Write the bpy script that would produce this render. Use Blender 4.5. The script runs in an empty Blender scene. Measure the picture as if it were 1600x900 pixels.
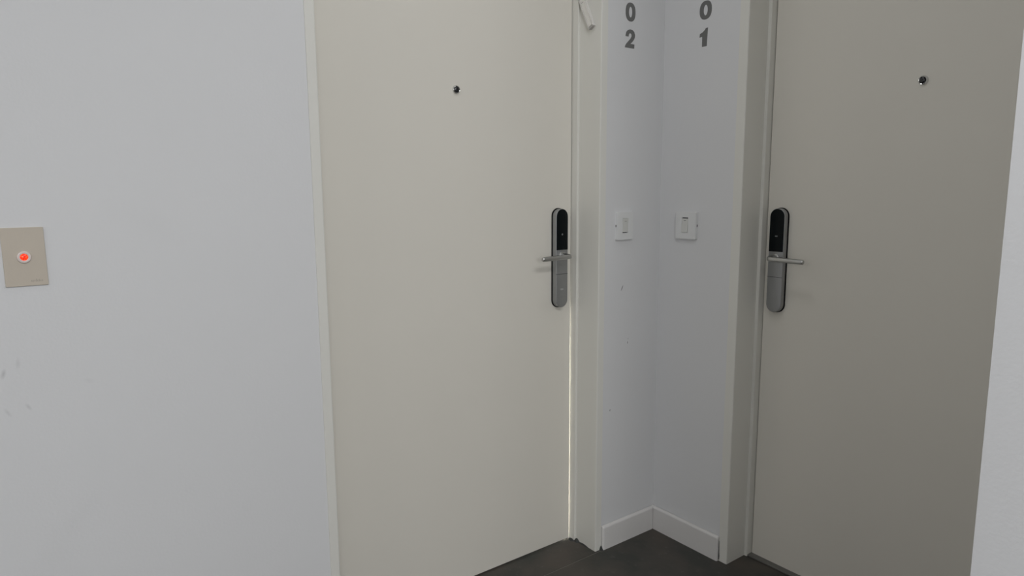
import bpy, bmesh, math, random
from mathutils import Vector, Matrix

random.seed(4)
SC = bpy.context.scene
COL = SC.collection

# ------------------------------------------------------------------ camera
def look_matrix(yaw, pitch, roll):
    a, b, r = math.radians(yaw), math.radians(pitch), math.radians(roll)
    F = Vector((math.cos(a)*math.cos(b), math.sin(a)*math.cos(b), -math.sin(b)))
    R = Vector((math.sin(a), -math.cos(a), 0)); U = R.cross(F)
    R2 = R*math.cos(r) + U*math.sin(r); U2 = U*math.cos(r) - R*math.sin(r)
    return Matrix((R2, U2, -F)).transposed().to_4x4()
cam = bpy.data.objects.new('camera', bpy.data.cameras.new('camera'))
COL.objects.link(cam)
cam.matrix_world = Matrix.Translation((-1.8607, -1.6175, 1.265)) @ look_matrix(53.3056, 8.2788, -0.3649)
cam.data.sensor_width = 36; cam.data.lens = 1059.41*36/1600; cam.data.clip_start = .02
SC.camera = cam

# ------------------------------------------------------------------ world, daylight, exposure
w = bpy.data.worlds.new('overcast_sky'); SC.world = w; w.use_nodes = True
w.node_tree.nodes['Background'].inputs[0].default_value = (.80, .88, 1, 1)
w.node_tree.nodes['Background'].inputs[1].default_value = .25
WX0, WX1, WZ0, WZ1, WY = -4.2, -2.6, 1.30, 2.50, -6.0     # the stairwell window behind the camera
la = bpy.data.lights.new('window_daylight', 'AREA'); la.shape = 'RECTANGLE'
la.size = WX1-WX0; la.size_y = WZ1-WZ0; la.energy = 68; la.color = (.97, .985, 1)
lo = bpy.data.objects.new('window_daylight', la); COL.objects.link(lo)
lo.location = ((WX0+WX1)/2, WY-.12, (WZ0+WZ1)/2); lo.rotation_euler = (math.pi/2, 0, 0)
RX = -4.6                                                  # side wall of the landing
SY0, SY1 = -2.6, -.8                                       # unseen side wall window, added as fill from the left of the camera
lb = bpy.data.lights.new('side_fill_light', 'AREA'); lb.shape = 'RECTANGLE'
lb.size = SY1-SY0; lb.size_y = WZ1-WZ0; lb.energy = 12.5; lb.color = (1, .985, .96)
l2 = bpy.data.objects.new('side_fill_light', lb); COL.objects.link(l2)
l2.location = (RX-.12, (SY0+SY1)/2, (WZ0+WZ1)/2); l2.rotation_euler = (math.pi/2, 0, -math.pi/2)
LMP, LMP2 = (-1.42, -2.35, 2.62), (-.85, -.52, 2.62)         # added unseen fill lamps: one over the landing, a dim one before the doors
lc = bpy.data.lights.new('panel_fill_light', 'AREA'); lc.shape = 'RECTANGLE'; lc.size = 1.16; lc.size_y = .56; lc.energy = 36; lc.color = (.985, .99, 1)
l3 = bpy.data.objects.new('panel_fill_light', lc); COL.objects.link(l3); l3.location = (LMP[0], LMP[1], LMP[2]-.075)
ld = bpy.data.lights.new('small_fill_light', 'AREA'); ld.shape = 'DISK'; ld.size = .26; ld.energy = 2.7; ld.color = (.985, .99, 1)
l4 = bpy.data.objects.new('small_fill_light', ld); COL.objects.link(l4); l4.location = (LMP2[0], LMP2[1], LMP2[2]-.075)
vs = SC.view_settings
vs.view_transform = 'Standard'; vs.look = 'None'; vs.gamma = 1; vs.use_curve_mapping = False
vs.exposure = -.08

# ------------------------------------------------------------------ materials
def new_mat(name):
    m = bpy.data.materials.new(name); m.use_nodes = True
    nt = m.node_tree; return m, nt, nt.nodes['Principled BSDF']
def plain(name, col, rough=.5, metal=0, spec=.5, var=0.0, vscale=20, bump=0.0, bscale=200, **kw):
    m, nt, b = new_mat(name)
    b.inputs['Base Color'].default_value = (*col, 1); b.inputs['Roughness'].default_value = rough
    b.inputs['Metallic'].default_value = metal; b.inputs['Specular IOR Level'].default_value = spec
    tc = nt.nodes.new('ShaderNodeTexCoord')
    if var:
        n = nt.nodes.new('ShaderNodeTexNoise'); n.inputs['Scale'].default_value = vscale; n.inputs['Detail'].default_value = 4
        nt.links.new(tc.outputs['Object'], n.inputs['Vector'])
        mx = nt.nodes.new('ShaderNodeMix'); mx.data_type = 'RGBA'
        mx.inputs[6].default_value = (*[c*(1-var) for c in col], 1); mx.inputs[7].default_value = (*[min(1, c*(1+var)) for c in col], 1)
        nt.links.new(n.outputs['Fac'], mx.inputs[0]); nt.links.new(mx.outputs[2], b.inputs['Base Color'])
    if bump:
        n2 = nt.nodes.new('ShaderNodeTexNoise'); n2.inputs['Scale'].default_value = bscale; n2.inputs['Detail'].default_value = 3
        nt.links.new(tc.outputs['Object'], n2.inputs['Vector'])
        bp = nt.nodes.new('ShaderNodeBump'); bp.inputs['Strength'].default_value = bump; bp.inputs['Distance'].default_value = .002
        nt.links.new(n2.outputs['Fac'], bp.inputs['Height']); nt.links.new(bp.outputs['Normal'], b.inputs['Normal'])
    for k, v in kw.items(): b.inputs[k].default_value = v
    return m
def scuffed(m, spots):
    """spots: (centre xyz, half sizes xyz, rotation about y (wall A) or x (wall B), axis, depth)"""
    nt = m.node_tree; b = nt.nodes['Principled BSDF']
    src = b.inputs['Base Color'].links[0].from_socket
    tc = nt.nodes.new('ShaderNodeTexCoord')
    for c, h, ang, ax, k in spots:
        mp = nt.nodes.new('ShaderNodeMapping'); mp.vector_type = 'TEXTURE'
        mp.inputs['Location'].default_value = c; mp.inputs['Scale'].default_value = h
        mp.inputs['Rotation'].default_value = (0, ang, 0) if ax == 'y' else (ang, 0, 0)
        g = nt.nodes.new('ShaderNodeTexGradient'); g.gradient_type = 'SPHERICAL'
        nt.links.new(tc.outputs['Object'], mp.inputs['Vector']); nt.links.new(mp.outputs[0], g.inputs[0])
        mu = nt.nodes.new('ShaderNodeMath'); mu.operation = 'MULTIPLY'; mu.inputs[1].default_value = k; mu.use_clamp = True
        nt.links.new(g.outputs['Fac'], mu.inputs[0])
        mx = nt.nodes.new('ShaderNodeMix'); mx.data_type = 'RGBA'; mx.inputs[7].default_value = (.10, .10, .10, 1)
        nt.links.new(mu.outputs[0], mx.inputs[0]); nt.links.new(src, mx.inputs[6]); src = mx.outputs[2]
    nt.links.new(src, b.inputs['Base Color'])
    return m

WALLC = (.72, .722, .728)
M = {}
M['wall'] = plain('white_wall_paint', WALLC, .55, spec=.3, var=.012, vscale=3, bump=.12, bscale=160)
M['wall_a'] = scuffed(plain('white_wall_paint_scuffed', WALLC, .55, spec=.3, var=.012, vscale=3, bump=.12, bscale=160), [
    ((-1.889, 0, .9155), (.005, .03, .012), .3, 'y', .28), ((-1.8643, 0, .933), (.005, .03, .014), .1, 'y', .14),
    ((-1.889, 0, .838), (.004, .03, .012), -.5, 'y', .15), ((-1.855, 0, .843), (.004, .03, .010), -.5, 'y', .2),
    ((-1.75, 0, .878), (.012, .03, .006), .4, 'y', .06), ((-1.783, 0, .60), (.025, .03, .075), .75, 'y', .02),
    ((-1.84, 0, .52), (.05, .03, .10), .5, 'y', .02), ((-1.62, 0, 1.20), (.10, .03, .04), .5, 'y', .02),
    ((-.185, 0, .928), (.0018, .03, .012), .42, 'y', 2.5), ((-.1533, 0, .733), (.0018, .03, .006), .1, 'y', 1.5),
    ((-.2346, 0, .5037), (.0022, .03, .005), .2, 'y', 1.3), ((-.151, 0, .746), (.002, .03, .003), .1, 'y', .7)])
M['door'] = plain('cream_door_laminate', (.765, .735, .665), .45, spec=.35, var=.02, vscale=2.5, bump=.05, bscale=400)
M['door_a'] = scuffed(plain('cream_door_laminate_marked', (.765, .735, .665), .45, spec=.35, var=.02, vscale=2.5, bump=.05, bscale=400), [
    ((-.70, .125, 1.0455), (.035, .03, .0016), .18, 'y', .35), ((-1.1767, .125, .688), (.0015, .03, .006), 0, 'y', .8)])
M['door_b'] = scuffed(plain('cream_door_laminate_nicked', (.765, .735, .665), .45, spec=.35, var=.02, vscale=2.5, bump=.05, bscale=400), [
    ((.125, -.4443, 1.136), (.03, .004, .0022), .4, 'x', .7)])
M['frame'] = plain('painted_steel_frame', (.75, .74, .69), .40, spec=.4, var=.015, vscale=6, bump=.04, bscale=120)
M['skirting'] = plain('white_painted_skirting', (.72, .705, .69), .5, spec=.4, var=.02, vscale=14)
M['ceiling'] = plain('ceiling_paint', (.80, .80, .79), .8, spec=.2, var=.01)
M['grout'] = plain('grey_grout', (.23, .22, .20), .9, spec=.2, var=.2, vscale=60)
M['sill'] = plain('grey_stone_sill', (.16, .155, .145), .55, spec=.3, var=.12, vscale=40)
M['mortar'] = plain('dark_mortar', (.06, .062, .06), .9, spec=.2, var=.3, vscale=90, bump=.6, bscale=300)
M['silver'] = plain('satin_silver_metal', (.36, .365, .37), .45, metal=.8, var=.03, vscale=30)
M['lever'] = plain('brushed_nickel', (.50, .50, .49), .33, metal=1, var=.03, vscale=30)
M['chrome'] = plain('chrome', (.72, .72, .71), .12, metal=1)
M['glassblack'] = plain('black_glass', (.004, .006, .007), .25, spec=.12)
M['lens'] = plain('dark_lens_glass', (.006, .006, .008), .06, spec=.7)
M['rubber'] = plain('black_rubber', (.003, .003, .004), .7, spec=.05)
M['icon'] = plain('grey_icon_print', (.16, .17, .17), .5)
M['logo'] = plain('pale_logo_print', (.42, .42, .42), .5)
M['vinyl'] = plain('grey_vinyl', (.165, .165, .160), .5, spec=.3, var=.03, vscale=80)
M['plastic'] = plain('white_switch_plastic', (.74, .745, .74), .30, spec=.4)
M['rocker'] = plain('white_rocker_plastic', (.66, .66, .63), .25, spec=.5)
M['dark'] = plain('dark_plastic_and_gap_shade', (.02, .02, .02), .7, spec=.2)
M['beige'] = plain('beige_panel_plastic', (.56, .50, .42), .45, spec=.35, var=.02, vscale=50, bump=.05, bscale=500)
M['mark'] = plain('faint_panel_print', (.42, .375, .315), .6)
M['ring'] = plain('translucent_ring_plastic', (.75, .66, .62), .25, spec=.5)
M['paper'] = plain('parchment_insert', (.38, .36, .34), .7, var=.06, vscale=60)
M['alu'] = plain('white_window_aluminium', (.75, .75, .75), .4)
M['clear'] = plain('frosted_clear_plastic', (.80, .78, .75), .28, spec=.5, **{'Transmission Weight': .55, 'IOR': 1.45})
# red lit lens: a cluster of small diodes behind red plastic
m, nt, b = new_mat('lit_red_lens')
b.inputs['Base Color'].default_value = (.5, .02, .01, 1); b.inputs['Roughness'].default_value = .25
tc = nt.nodes.new('ShaderNodeTexCoord'); vo = nt.nodes.new('ShaderNodeTexVoronoi'); vo.inputs['Scale'].default_value = 330
nt.links.new(tc.outputs['Object'], vo.inputs['Vector'])
cr = nt.nodes.new('ShaderNodeValToRGB')
cr.color_ramp.elements[0].position = .12; cr.color_ramp.elements[0].color = (1, .17, .02, 1)
cr.color_ramp.elements[1].position = .62; cr.color_ramp.elements[1].color = (.75, .008, .006, 1)
nt.links.new(vo.outputs['Distance'], cr.inputs[0]); nt.links.new(cr.outputs[0], b.inputs['Emission Color'])
b.inputs['Emission Strength'].default_value = 1.1; M['red'] = m
# dark floor tile: blotchy brown and green greys, pale dust
m, nt, b = new_mat('dark_porcelain_tile')
tc = nt.nodes.new('ShaderNodeTexCoord')
n1 = nt.nodes.new('ShaderNodeTexNoise'); n1.inputs['Scale'].default_value = 5.5; n1.inputs['Detail'].default_value = 5
n2 = nt.nodes.new('ShaderNodeTexNoise'); n2.inputs['Scale'].default_value = 42; n2.inputs['Detail'].default_value = 6
for n in (n1, n2): nt.links.new(tc.outputs['Object'], n.inputs['Vector'])
r1 = nt.nodes.new('ShaderNodeValToRGB')
r1.color_ramp.elements[0].position = .38; r1.color_ramp.elements[0].color = (.046, .047, .042, 1)
r1.color_ramp.elements[1].position = .62; r1.color_ramp.elements[1].color = (.082, .070, .060, 1)
r2 = nt.nodes.new('ShaderNodeValToRGB')
r2.color_ramp.elements[0].position = .60; r2.color_ramp.elements[0].color = (0, 0, 0, 1)
r2.color_ramp.elements[1].position = .80; r2.color_ramp.elements[1].color = (1, 1, 1, 1)
nt.links.new(n1.outputs['Fac'], r1.inputs[0]); nt.links.new(n2.outputs['Fac'], r2.inputs[0])
mx = nt.nodes.new('ShaderNodeMix'); mx.data_type = 'RGBA'; mx.inputs[7].default_value = (.13, .125, .115, 1)
ml = nt.nodes.new('ShaderNodeMath'); ml.operation = 'MULTIPLY'; ml.inputs[1].default_value = .45
nt.links.new(r2.outputs[0], ml.inputs[0]); nt.links.new(ml.outputs[0], mx.inputs[0]); nt.links.new(r1.outputs[0], mx.inputs[6])
nt.links.new(mx.outputs[2], b.inputs['Base Color']); b.inputs['Roughness'].default_value = .5; b.inputs['Specular IOR Level'].default_value = .35
bp = nt.nodes.new('ShaderNodeBump'); bp.inputs['Strength'].default_value = .15; bp.inputs['Distance'].default_value = .002
nt.links.new(n2.outputs['Fac'], bp.inputs['Height']); nt.links.new(bp.outputs[0], b.inputs['Normal'])
M['tile'] = m

# ------------------------------------------------------------------ helpers
# wall coordinates: s = distance from the room corner along the wall, n = distance out of the wall into the room
MAP = {'A': lambda s, n, z: Vector((-s, -n, z)), 'B': lambda s, n, z: Vector((-n, -s, z)), 'W': lambda x, y, z: Vector((x, y, z))}
def box(bm, a0, a1, b0, b1, c0, c1, bev=0, seg=2):
    vs_ = [bm.verts.new((x, y, z)) for x in (a0, a1) for y in (b0, b1) for z in (c0, c1)]
    fs = [bm.faces.new([vs_[i] for i in q]) for q in ((0,1,3,2), (4,6,7,5), (0,4,5,1), (2,3,7,6), (0,2,6,4), (1,5,7,3))]
    if bev:
        es = list({e for f in fs for e in f.edges})
        bmesh.ops.bevel(bm, geom=es, offset=bev, segments=seg, profile=.5, affect='EDGES')
def prism(bm, pts, n0, n1, hole=None):
    """outline pts in (s, z), extruded along n from n0 (back) to n1 (front); hole = inner outline with as many points"""
    k = len(pts)
    lo_ = [bm.verts.new((s, n0, z)) for s, z in pts]; hi = [bm.verts.new((s, n1, z)) for s, z in pts]
    for i in range(k): bm.faces.new((lo_[i], lo_[(i+1) % k], hi[(i+1) % k], hi[i]))
    if hole:
        l2 = [bm.verts.new((s, n0, z)) for s, z in hole]; h2 = [bm.verts.new((s, n1, z)) for s, z in hole]
        for i in range(k):
            j = (i+1) % k
            bm.faces.new((l2[i], h2[i], h2[j], l2[j])); bm.faces.new((hi[i], hi[j], h2[j], h2[i])); bm.faces.new((lo_[i], l2[i], l2[j], lo_[j]))
    else:
        bm.faces.new(lo_); bm.faces.new(hi)
    return hi
def loft(bm, rings, cap=True):
    """rings: lists of equal length of (s, n, z)"""
    R = [[bm.verts.new(p) for p in r] for r in rings]; k = len(R[0])
    for a, b_ in zip(R, R[1:]):
        for i in range(k): bm.faces.new((a[i], a[(i+1) % k], b_[(i+1) % k], b_[i]))
    if cap: bm.faces.new(R[0]); bm.faces.new(R[-1])
def circle(cs, cz, r, k=32, rz=None): return [(cs+r*math.cos(2*math.pi*i/k), cz+(rz or r)*math.sin(2*math.pi*i/k)) for i in range(k)]
def stadium(cs, z0, z1, w_, k=14):
    r = w_/2; p = []
    for i in range(k+1): a = math.pi*i/k; p.append((cs+r*math.cos(a), z1-r+r*math.sin(a)))
    for i in range(k+1): a = math.pi+math.pi*i/k; p.append((cs+r*math.cos(a), z0+r+r*math.sin(a)))
    return p
def rrect(s0, s1, z0, z1, r, k=5):
    p = []
    for cs, cz, a0 in ((s1-r, z1-r, 0), (s0+r, z1-r, 90), (s0+r, z0+r, 180), (s1-r, z0+r, 270)):
        for i in range(k+1): a = math.radians(a0+90*i/k); p.append((cs+r*math.cos(a), cz+r*math.sin(a)))
    return p
def inset(pts, d):
    """shrink an outline towards its own inside by d (convex outlines)"""
    cs = sum(p[0] for p in pts)/len(pts); cz = sum(p[1] for p in pts)/len(pts); out = []; k = len(pts)
    for i in range(k):
        (ax, az), (bx_, bz), (cx, cz_) = pts[i-1], pts[i], pts[(i+1) % k]
        tx, tz = cx-ax, cz_-az; L = math.hypot(tx, tz) or 1; nx, nz = -tz/L, tx/L
        if nx*(cs-bx_)+nz*(cz-bz) < 0: nx, nz = -nx, -nz
        out.append((bx_+nx*d, bz+nz*d))
    return out
def puck(bm, pts, n0, n1, r, seg=3):
    """outline extruded n0 -> n1 with its front edge rounded by r"""
    rings = [[(s, n0, z) for s, z in pts], [(s, n1-r, z) for s, z in pts]]
    for i in range(1, seg+1):
        a = math.pi/2*i/seg; rings.append([(s, n1-r+r*math.sin(a), z) for s, z in inset(pts, r*(1-math.cos(a)))])
    loft(bm, rings)
def tube(bm, path, rad, k=14, flat=1.0):
    """path of (s,n,z) lying in a plane z = const or free; round tube; radii list or number"""
    P = [Vector(p) for p in path]; rings = []
    for i, p in enumerate(P):
        d = (P[min(i+1, len(P)-1)]-P[max(i-1, 0)]).normalized()
        u = Vector((0, 0, 1)); v = d.cross(u)
        if v.length < 1e-6: v = Vector((1, 0, 0)); u = v.cross(d)
        v.normalize(); u = v.cross(d)
        r = rad[i] if isinstance(rad, (list, tuple)) else rad
        rings.append([tuple(p+v*math.cos(2*math.pi*j/k)*r*flat+u*math.sin(2*math.pi*j/k)*r) for j in range(k)])
    loft(bm, rings)
def obj(name, bm, mat, side='W', parent=None, smooth=False):
    o_ = Vector(parent['_o']) if parent is not None else Vector((0, 0, 0))
    for v in bm.verts: v.co = MAP[side](*v.co) - o_
    bmesh.ops.recalc_face_normals(bm, faces=bm.faces[:])
    me = bpy.data.meshes.new(name); bm.to_mesh(me); bm.free()
    me.materials.append(M[mat] if isinstance(mat, str) else mat)
    if smooth:
        me.polygons.foreach_set('use_smooth', [True]*len(me.polygons)); me.set_sharp_from_angle(angle=math.radians(38))
    o = bpy.data.objects.new(name, me); COL.objects.link(o)
    o['_o'] = tuple(o_)
    if parent is not None: o.parent = parent
    return o
def thing(name, loc, label=None, cat=None, group=None, kind=None):
    o = bpy.data.objects.new(name, None); COL.objects.link(o); o.location = loc; o.empty_display_size = .05; o['_o'] = tuple(loc)
    tag(o, label, cat, group, kind); return o
def tag(o, label=None, cat=None, group=None, kind=None):
    if label: o['label'] = label
    if cat: o['category'] = cat
    if group: o['group'] = group
    if kind: o['kind'] = kind
    return o
def B(): return bmesh.new()

# ------------------------------------------------------------------ measured layout (metres)
HC = 2.62                                 # ceiling
D = .125                                  # door faces sit this far behind the wall faces
DOOR = {'A': dict(f0=.2712, o0=.2987, st=.0085, o1=1.2301, f1=1.2558),
        'B': dict(f0=.2990, o0=.3310, st=.0105, o1=1.2330, f1=1.2610)}
TOP, FTOP = 2.06, 2.09
TH = .30
PY = -1.275                               # visible face of the stub wall is at PY-PT
PX = -1.8607 + (1.6175+PY)/.2675*.8563

# ------------------------------------------------------------------ structure
def wall_with_door(name, side, s_end, mat, label):
    d = DOOR[side]; bm = B()
    box(bm, -TH if side == 'A' else 0, d['f0'], -TH, 0, 0, HC)
    box(bm, d['f1'], s_end, -TH, 0, 0, HC)
    box(bm, d['f0'], d['f1'], -TH, 0, FTOP, HC)
    box(bm, d['f0'], d['f1'], -TH, -TH+.03, 0, FTOP)     # closed back of the door pocket
    return tag(obj(name, bm, mat, side), label, 'wall', kind='structure')
wall_with_door('wall_left', 'A', -RX, 'wall_a', 'long white painted wall with the lit call button and door 02')
wall_with_door('wall_right', 'B', -WY, 'wall', 'white painted wall carrying number 01 and door 01')
bm = B(); box(bm, PX, 0, PY-.12, PY, 0, HC)
tag(obj('wall_stub', bm, 'wall'), 'bright white wall edge at the far right in front of door 01', 'wall', kind='structure')
bm = B(); box(bm, RX-.15, RX, WY-.15, SY0, 0, HC); box(bm, RX-.15, RX, SY1, TH, 0, HC); box(bm, RX-.15, RX, SY0, SY1, 0, WZ0); box(bm, RX-.15, RX, SY0, SY1, WZ1, HC)
tag(obj('wall_side', bm, 'wall'), 'white side wall of the landing', 'wall', kind='structure')
bm = B()
box(bm, RX, WX0, WY-.15, WY, 0, HC); box(bm, WX1, TH, WY-.15, WY, 0, HC); box(bm, WX0, WX1, WY-.15, WY, 0, WZ0); box(bm, WX0, WX1, WY-.15, WY, WZ1, HC)
tag(obj('wall_back', bm, 'wall'), 'white back wall of the landing with the window', 'wall', kind='structure')
bm = B(); box(bm, RX-.15, TH, WY-.15, TH, HC, HC+.1); tag(obj('ceiling', bm, 'ceiling'), 'flat white ceiling of the landing', 'ceiling', kind='structure')
wi = thing('window_1', ((WX0+WX1)/2, WY-.05, WZ0), 'white framed window behind the viewer', 'window', kind='structure')
bm = B(); box(bm, WX0, WX0+.04, WY-.08, WY-.03, WZ0, WZ1, .004); obj('window_stile', bm, 'alu', parent=wi)
bm = B(); box(bm, WX1-.04, WX1, WY-.08, WY-.03, WZ0, WZ1, .004); obj('window_stile', bm, 'alu', parent=wi)
bm = B(); box(bm, WX0+.04, WX1-.04, WY-.08, WY-.03, WZ0, WZ0+.04, .004); obj('window_rail', bm, 'alu', parent=wi)
bm = B(); box(bm, WX0+.04, WX1-.04, WY-.08, WY-.03, WZ1-.04, WZ1, .004); obj('window_rail', bm, 'alu', parent=wi)

w2 = thing('added_window', (RX-.05, (SY0+SY1)/2, WZ0), 'white framed window added to the side wall for fill light, out of view', 'window', kind='structure')
for y in (SY0, SY1-.04):
    bm = B(); box(bm, RX-.08, RX-.03, y, y+.04, WZ0, WZ1, .004); obj('window_stile', bm, 'alu', parent=w2)
for z in (WZ0, WZ1-.04):
    bm = B(); box(bm, RX-.08, RX-.03, SY0+.04, SY1-.04, z, z+.04, .004); obj('window_rail', bm, 'alu', parent=w2)

lp = thing('fill_panel_lamp', LMP, 'long white panel lamp added unseen on the ceiling for fill light', 'lamp')
bm = B(); prism(bm, rrect(-.60, .60, -.30, .30, .01, 3), -.03, 0, rrect(-.58, .58, -.28, .28, .01, 3))
for v in bm.verts: v.co = (LMP[0]+v.co.x, LMP[1]+v.co.z, LMP[2]+v.co.y)
obj('lamp_frame', bm, 'alu', parent=lp)
bm = B(); box(bm, LMP[0]-.58, LMP[0]+.58, LMP[1]-.28, LMP[1]+.28, LMP[2]-.02, LMP[2]-.008); obj('diffuser', bm, 'plastic', parent=lp)
lp = thing('fill_lamp', LMP2, 'small round white lamp added unseen before the doors for fill light', 'lamp')
def lrings(rs): return [[(LMP2[0]+r*math.cos(2*math.pi*i/32), LMP2[1]+r*math.sin(2*math.pi*i/32), LMP2[2]+z) for i in range(32)] for r, z in rs]
bm = B(); loft(bm, lrings(((.15, 0), (.15, -.025), (.14, -.03)))); obj('lamp_base', bm, 'alu', parent=lp, smooth=True)
bm = B(); loft(bm, lrings(((.135, -.03), (.138, -.045), (.12, -.062), (.08, -.070), (.02, -.072)))); obj('diffuser', bm, 'plastic', parent=lp, smooth=True)

# floor: grout bed with big tiles
bm = B(); box(bm, RX-.15, TH, WY-.15, TH, -.08, -.0012)
floor = tag(obj('floor', bm, 'grout'), 'dark grey-brown tiled floor', 'floor', kind='structure')
G = .0014; TS = .80; XJ, YJ = .14, -.0085
def tile(x0, x1, y0, y1):
    bm = B(); box(bm, x0+G, x1-G, y0+G, y1-G, -.0011, 0, .0004, 1); return obj('floor_tile', bm, 'tile', parent=floor)
for i in range(6):
    for j in range(8):
        x1, y1 = XJ-i*TS, YJ-j*TS
        tile(max(x1-TS, RX), x1, max(y1-TS, WY), y1)
tile(-1.25, -.28, YJ, .14)                 # strip of tile inside the doorway of 02
tile(-.28, .14, YJ, .14)

# ------------------------------------------------------------------ doors
def lever_lock(side, cs, door, label, logo):
    D0 = -D
    bm = B(); prism(bm, stadium(cs, .8652, 1.2022, .0545, 16), D0-.002, D0+.0045)
    # body carries the rest of the lock
    bb = B(); puck(bb, stadium(cs, .8675, 1.2000, .0515, 16), D0+.004, D0+.0235, .0022)
    lock = tag(obj('smart_lock', bb, 'silver', side, door, True), label)
    obj('backing_gasket', bm, 'rubber', side, lock)
    # black glass reader panel: stadium top, straight bottom
    r = .0515/2-.0013; top = 1.2000-.0013; zb = 1.0630; p = []
    for i in range(17): a = math.pi*i/16; p.append((cs+r*math.cos(a), top-r+r*math.sin(a)))
    p += [(cs-r, zb), (cs+r, zb)]
    bm = B(); puck(bm, p, D0+.0225, D0+.0246, .0006, 2)
    g = obj('reader_panel', bm, 'glassblack', side, lock, True); g['label'] = 'black glass reader panel'
    bm = B()
    prism(bm, circle(cs, 1.1150, .0032, 16) if side == 'A' else rrect(cs-.0045, cs+.0045, 1.1105, 1.1145, .001, 3), D0+.0244, D0+.0248)
    obj('reader_icon', bm, 'icon', side, lock)
    bm = B(); prism(bm, rrect(cs-.02565, cs+.02565, .9808, .9820, .0004, 2), D0+.0205, D0+.02362); obj('cover_seam', bm, 'dark', side, lock)
    if logo:
        bm = B(); t_ = -1 if side == 'A' else 1
        for k, (a, b_, h) in enumerate(((-.0062, -.0030, .0034), (-.0026, .0012, .0034), (.0016, .0060, .0028))):
            s0, s1 = sorted((cs+t_*a, cs+t_*b_)); box(bm, s0, s1, D0+.0234, D0+.0237, .9295-h, .9295+h)
        obj('brand_mark', bm, 'logo', side, lock)
    # lever: rose, neck, grip
    zl = 1.0435
    bm = B(); rings = [[(cs+rr*math.cos(2*math.pi*i/28), D0+nn, zl+rr*math.sin(2*math.pi*i/28)) for i in range(28)] for rr, nn in ((.0135, .0225), (.0135, .0255), (.0125, .0268), (.0100, .0275))]
    loft(bm, rings); obj('lever_rose', bm, 'lever', side, lock, True)
    bm = B()
    kk = .068; rb = .012
    path = [(cs, D0+.026, zl), (cs, D0+kk-rb, zl)]
    for i in range(1, 7): a = math.pi/2*i/6; path.append((cs+rb*(1-math.cos(a)), D0+kk-rb+rb*math.sin(a), zl))
    path += [(cs+.05, D0+kk, zl-.0005), (cs+.116, D0+kk, zl-.002), (cs+.1195, D0+kk, zl-.002), (cs+.1210, D0+kk, zl-.002)]
    rad = [.0086, .0086] + [.0086-.0008*i/6 for i in range(1, 7)] + [.0076, .0076, .0070, .0055]
    tube(bm, path, rad, 18, .92)
    obj('lever_handle', bm, 'lever', side, lock, True)
def peephole(side, cs, cz, door):
    D0 = -D; k = 32
    def ring(r, n): return [(cs+r*math.cos(2*math.pi*i/k), D0+n, cz+r*math.sin(2*math.pi*i/k)) for i in range(k)]
    bm = B(); loft(bm, [ring(.0128, -.001), ring(.0128, .0015), ring(.0118, .0045), ring(.0100, .0058), ring(.0092, .0055), ring(.0090, .002)])
    ph = obj('peephole', bm, 'chrome', side, door, True); ph['label'] = 'small round chrome peephole with dark lens'
    bm = B(); loft(bm, [ring(.0091, .002), ring(.0091, .0048), ring(.0078, .0064), ring(.0055, .0076), ring(.0028, .0083), ring(.0006, .0085)])
    obj('lens', bm, 'lens', side, ph, True)
def door(name, side, leaf_mat, label, lock_s, lock_label, logo, peep):
    d = DOOR[side]; st = d['st']
    dr = thing(name, MAP[side]((d['o0']+d['o1'])/2, -D, 0), label, 'door', kind='structure')
    gap = .0034
    s0, s1 = d['o0']+st+(gap if side == 'A' else .002), d['o1']-st-.002      # leaf with a rebated latch edge
    pr = [(s0, -D-.0006), (s0+.0006, -D), (s1, -D), (s1, -D-.042), (s0+.03, -D-.042), (s0+.03, -D-.022), (s0, -D-.022)]
    bm = B(); loft(bm, [[(s, n, z) for s, n in pr] for z in (.0050, TOP-st-.003)]); obj('door_leaf', bm, leaf_mat, side, dr)
    # steel frame: jamb profile in (s, n): face, reveal, door stop
    def jamb(a, b_, sg):      # a = outer edge at the wall, b_ = opening edge, sg = +1 when the opening lies at larger s
        e = b_+sg*st; r = .003
        pr = [(a, -TH+.03), (a, .0022), (b_-sg*r, .0022), (b_-sg*r*.3, .0022-r*.3), (b_, .0022-r), (b_, -.098), (e-sg*.0012, -.098), (e, -.0992), (e, -.205), (b_, -.205), (b_, -TH+.03)]
        bm = B(); rings = [[(s, n, z) for s, n in pr] for z in (0, FTOP)]
        loft(bm, rings); return bm
    obj('frame_jamb', jamb(d['f0'], d['o0'], 1), 'frame', side, dr)
    obj('frame_jamb', jamb(d['f1'], d['o1'], -1), 'frame', side, dr)
    bm = B(); pr = [(-TH+.03, FTOP), (.0022, FTOP), (.0022, TOP), (-.098, TOP), (-.098, TOP-st), (-.205, TOP-st), (-.205, TOP), (-TH+.03, TOP)]
    loft(bm, [[(s, n, z) for n, z in pr] for s in (d['o0'], d['o1'])]); obj('frame_head', bm, 'frame', side, dr)
    lever_lock(side, lock_s, dr, lock_label, logo)
    peephole(side, peep[0], peep[1], dr)
    return dr
d1 = door('door_1', 'A', 'door_a', 'cream flush door left of number 02, lock on its right edge', .3690,
          'silver smart lock with black glass top, lever pointing left', True, (.7625, 1.5555))
d2 = door('door_2', 'B', 'door_b', 'shaded cream flush door right of number 01, lock on its left edge', .3925,
          'silver smart lock with black glass top, lever pointing right', False, (.7830, 1.5440))
d = DOOR['B']
bm = B(); box(bm, d['o0'], d['o1'], -.19, -.102, 0, .006, .0015, 2); o = obj('threshold', bm, 'sill', 'B', d2); o['label'] = 'narrow grey stone door threshold'
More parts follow.
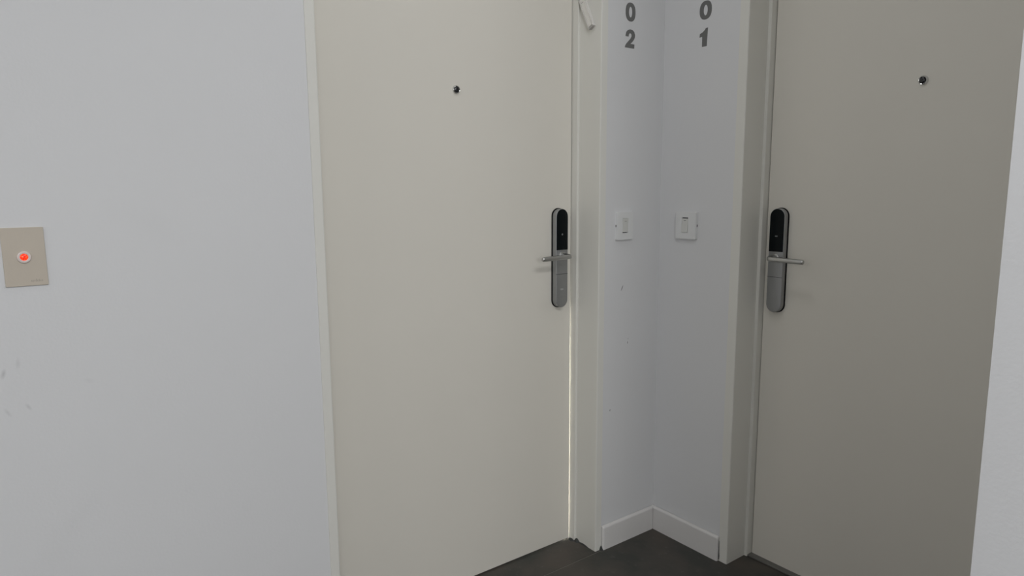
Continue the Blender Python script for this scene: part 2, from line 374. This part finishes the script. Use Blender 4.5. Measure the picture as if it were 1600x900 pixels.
# lumps of dark mortar at the foot of door 02's latch jamb
def lump(s, n, z0, rs, rn, h):
    bm = B(); rings = []
    for t in (0, .35, .7, 1):
        rings.append([(s+rs*(1-t**1.4*.97)*math.cos(a)*(1+random.uniform(-.12, .12)), n+rn*(1-t**1.4*.97)*math.sin(a)*(1+random.uniform(-.12, .12)), z0+h*t) for a in [2*math.pi*i/12 for i in range(12)]])
    loft(bm, rings); obj('mortar_lump', bm, 'mortar', 'A', d1, True)
lump(.301, -.092, 0, .010, .014, .012); lump(.309, -.112, 0, .010, .016, .006); lump(.300, -.060, 0, .0035, .03, .005); lump(.2725, .004, 0, .0075, .0075, .016)

# light of the flat behind door 02, seen as a bright slit along the lower latch edge
lg = bpy.data.lights.new('flat_hall_light', 'AREA'); lg.shape = 'RECTANGLE'; lg.size = .80; lg.size_y = .016; lg.energy = 13.0; lg.color = (1, 1, 1)
ob = bpy.data.objects.new('flat_hall_light', lg); COL.objects.link(ob)
ob.location = (-(DOOR['A']['o0']+.0380), .255, .42)
ob.rotation_euler = Matrix(((0, 1, 0), (0, 0, 1), (1, 0, 0))).to_euler()

# ------------------------------------------------------------------ skirting boards
def skirting(name, side, s0, s1, label):
    bm = B(); T = .0125; h = .0884
    # long profile with rounded top, closed by a bevelled end
    def pr(sc_s, ins):
        return [(sc_s, .0022, 0), (sc_s, T-ins, 0), (sc_s, T-ins, h-.0075-ins), (sc_s, T-.0012-ins, h-.0042-ins), (sc_s, T-.0042-ins, h-.0012-ins), (sc_s, T-.0075-ins, h-ins), (sc_s, .0022, h-ins)]
    loft(bm, [pr(s0, 0), pr(s1-.0055, 0), pr(s1-.0025, .0010), pr(s1-.0007, .0026), pr(s1, .0048)])
    return tag(obj(name, bm, 'skirting', side), label, 'skirting board', kind='structure')
skirting('baseboard_left', 'A', .0150, .2700, 'short white skirting board below number 02')
br = skirting('baseboard_right', 'B', .0005, .2985, 'short white skirting board below number 01')
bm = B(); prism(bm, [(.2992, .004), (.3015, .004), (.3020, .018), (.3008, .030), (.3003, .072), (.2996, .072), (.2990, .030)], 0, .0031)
obj('joint_shade_strip', bm, 'dark', 'B', br)  # dark sliver standing in for the shade inside the open joint

# ------------------------------------------------------------------ light switches
def light_switch(side, s0, s1, z0, z1, rs0, rs1, slot_low, label):
    c = ((s0+s1)/2, 0, z0)
    t = thing('light_switch', MAP[side](*c), label, 'light switch', 'light switches by the corner')
    T = .0100; rz0, rz1 = 1.1185, 1.1650
    out = rrect(s0, s1, z0, z1, .003, 4); hole = rrect(rs0-.0006, rs1+.0006, rz0-.0018, rz1+.0018, .0008, 4)
    bm = B(); prism(bm, out, 0, T-.0015, hole); prism(bm, inset(out, .0004), T-.0015, T, hole)
    obj('faceplate', bm, 'plastic', side, t)
    bm = B(); box(bm, rs0-.002, rs1+.002, 0, T-.0055, rz0-.003, rz1+.003); obj('switch_box', bm, 'dark', side, t)
    # rocker, tipped: one end stands proud, the other sinks in and leaves a dark slot
    lo_n, hi_n = (T+.0002, T+.0024) if slot_low else (T+.0022, T-.0002)
    a0, a1 = (rz0+.0012, rz1+.0014) if slot_low else (rz0-.0012, rz1-.0016)
    zm = (a0+a1)/2
    bm = B(); pr = [(T-.005, a0), (lo_n, a0), (T+.0004, zm), (hi_n, a1), (T-.005, a1)]
    loft(bm, [[(s, n, z) for n, z in pr] for s in (rs0, rs1)])
    rk = obj('rocker', bm, 'rocker', side, t)
    sm = (rs0+rs1)/2; zi = rz1-.0085; ni = T+.0004+(hi_n-T-.0004)*(zi-zm)/(a1-zm)
    bm = B(); box(bm, sm-.0045, sm+.0045, ni-.001, ni+.0003, zi-.0008, zi+.0008); obj('indicator_mark', bm, 'vinyl', side, rk)
    zmid = (z0+z1)/2+.001
    bm = B(); box(bm, s1-.002, s1+.0003, .0015, .0045, zmid-.004, zmid+.004); obj('release_notch', bm, 'dark', side, t)
light_switch('A', .1470, .2225, 1.0942, 1.1864, .1725, .1975, True, 'white rocker light switch under number 02, left of the corner')
light_switch('B', .0785, .1640, 1.0942, 1.1850, .1050, .1307, False, 'white rocker light switch under number 01, right of the corner')

# ------------------------------------------------------------------ door numbers
def text_pts(px, x0, y0, shear, hpx, wpx):
    """digit outline traced as unit letter shape -> (0..1 across, 0..1 up)"""
    return [((x-x0)/wpx, (y0-(y-(x-x0)*shear))/hpx) for x, y in px]
TWO = text_pts([(178,600),(179,570),(188,532),(212,502),(252,489),(295,499),(325,531),(338,580),(335,622),(318,660),(290,697),(262,725),
                (330,734),(328,804),(168,783),(174,752),(195,715),(235,670),(264,635),(279,602),(277,568),(262,554),(245,554),(233,574),(229,607)], 168, 783, .131, 306, 170)
ONE = text_pts([(188,768),(262,766),(273,458),(240,461),(224,490),(195,520),(150,543),(145,603),(188,597)], 145, 768, -.03, 310, 128)
def digit(side, parent, kind, c, z0, w_, h):
    sg = -1 if side == 'A' else 1           # reading direction along s
    bm = B(); n0, n1 = 0.0, .0006
    if kind == '0':
        def se(rs, rz, k=36, e=2.35):
            return [(c+sg*math.copysign(abs(math.cos(a))**(2/e), math.cos(a))*rs, z0+h/2+math.copysign(abs(math.sin(a))**(2/e), math.sin(a))*rz) for a in [2*math.pi*i/k for i in range(k)]]
        prism(bm, se(w_/2, h/2), n0, n1, se(w_/2*.33, h/2*.56, e=2.0))
    else:
        P = TWO if kind == '2' else ONE
        prism(bm, [(c+sg*(x-.5)*w_, z0+y*h) for x, y in P], n0, n1)
        bm.normal_update(); bmesh.ops.triangulate(bm, faces=[f for f in bm.faces if len(f.verts) > 4])
    obj('digit', bm, 'vinyl', side, parent)
t = thing('door_number', MAP['A'](.168, 0, 1.7195), 'grey number 02 on the wall left of the corner', 'door number', 'grey flat numbers by the doors')
digit('A', t, '0', .1678, 1.8030, .0455, .0585); digit('A', t, '2', .1685, 1.7200, .0465, .0585)
t = thing('door_number', MAP['B'](.168, 0, 1.7180), 'grey number 01 on the wall right of the corner', 'door number', 'grey flat numbers by the doors')
digit('B', t, '0', .1678, 1.8000, .0470, .0575); digit('B', t, '1', .1628, 1.7170, .0320, .0570)

# ------------------------------------------------------------------ call button
t = thing('call_button_panel', MAP['A'](1.8353, 0, 1.0845), 'beige wall plate with a red lit round call button', 'call button')
bm = B(); puck(bm, rrect(1.8009, 1.8697, 1.0845, 1.1983, .0012, 2), 0, .0035, .0008, 2); obj('plate', bm, 'beige', 'A', t)
def ringp(cs, cz, r, n, k=36): return [(cs+r*math.cos(2*math.pi*i/k), n, cz+r*math.sin(2*math.pi*i/k)) for i in range(k)]
bm = B(); cs, cz = 1.8360, 1.1411
loft(bm, [ringp(cs, cz, .0118, .003), ringp(cs, cz, .0118, .0050), ringp(cs, cz, .0110, .0064), ringp(cs, cz, .0085, .0070), ringp(cs, cz, .0068, .0064), ringp(cs, cz, .0064, .005)])
rg = obj('button_ring', bm, 'ring', 'A', t, True)
bm = B(); loft(bm, [ringp(cs, cz, .0064, .004), ringp(cs, cz, .0064, .0062), ringp(cs, cz, .0052, .0072), ringp(cs, cz, .0025, .0077)])
o = obj('lit_lens', bm, 'red', 'A', rg, True); o['label'] = 'glowing red lens'
bm = B()
for k, (a, h) in enumerate(((0, .0022), (.0022, .0022), (.0048, .0022), (.0074, .0034), (.0094, .0022), (.0120, .0030), (.0144, .0022), (.0170, .0022))):
    s = 1.8285-a; box(bm, s-.0015, s, .0034, .00365, 1.0920, 1.0920+2*h*.8)
obj('faded_print', bm, 'mark', 'A', t)

# ------------------------------------------------------------------ mezuzah case on the latch jamb of door 02
o0 = DOOR['A']['o0']
t = thing('mezuzah_case', MAP['A'](o0, -.037, 1.772), 'slanted clear plastic mezuzah case on the door jamb beside number 02', 'mezuzah')
ang = math.radians(26)
def on_jamb(bm):
    """local (across, out, up) -> s = jamb + out, n along the jamb, tilted so that the top leans to the door"""
    for v in bm.verts:
        a, out, up = v.co; c_, s_ = math.cos(ang), math.sin(ang)
        v.co = (o0+out, -.0365+a*c_-up*s_, 1.7745+a*s_+up*c_)
    return bm
L = .125; W = .0230
bm = B()   # channel: back, two side ribs
box(bm, -W/2, W/2, .0003, .0016, 0, L, .0004, 1); box(bm, -W/2, -W/2+.0028, .0016, .0125, 0, L, .0009, 2); box(bm, W/2-.0028, W/2, .0016, .0125, 0, L, .0009, 2)
obj('case_body', on_jamb(bm), 'clear', 'A', t)
bm = B(); box(bm, -W/2+.0029, W/2-.0029, .0098, .0112, .004, L, .0004, 1); obj('case_cover', on_jamb(bm), 'clear', 'A', t)
bm = B(); box(bm, -W/2+.0004, W/2-.0004, .0017, .0118, -.0035, .0035, .0014, 2); obj('end_plug', on_jamb(bm), 'clear', 'A', t)
bm = B(); k = 20; loft(bm, [[(.0052*math.cos(2*math.pi*i/k), .0058+.0034*math.sin(2*math.pi*i/k), z) for i in range(k)] for z in (.008, L-.004)])
obj('parchment', on_jamb(bm), 'paper', 'A', t, True)
bm = B(); box(bm, -.0048, .0040, .0112, .0118, .0905, .0917); obj('ink_mark', on_jamb(bm), 'vinyl', 'A', t)

for o in bpy.data.objects:
    if '_o' in o: del o['_o']
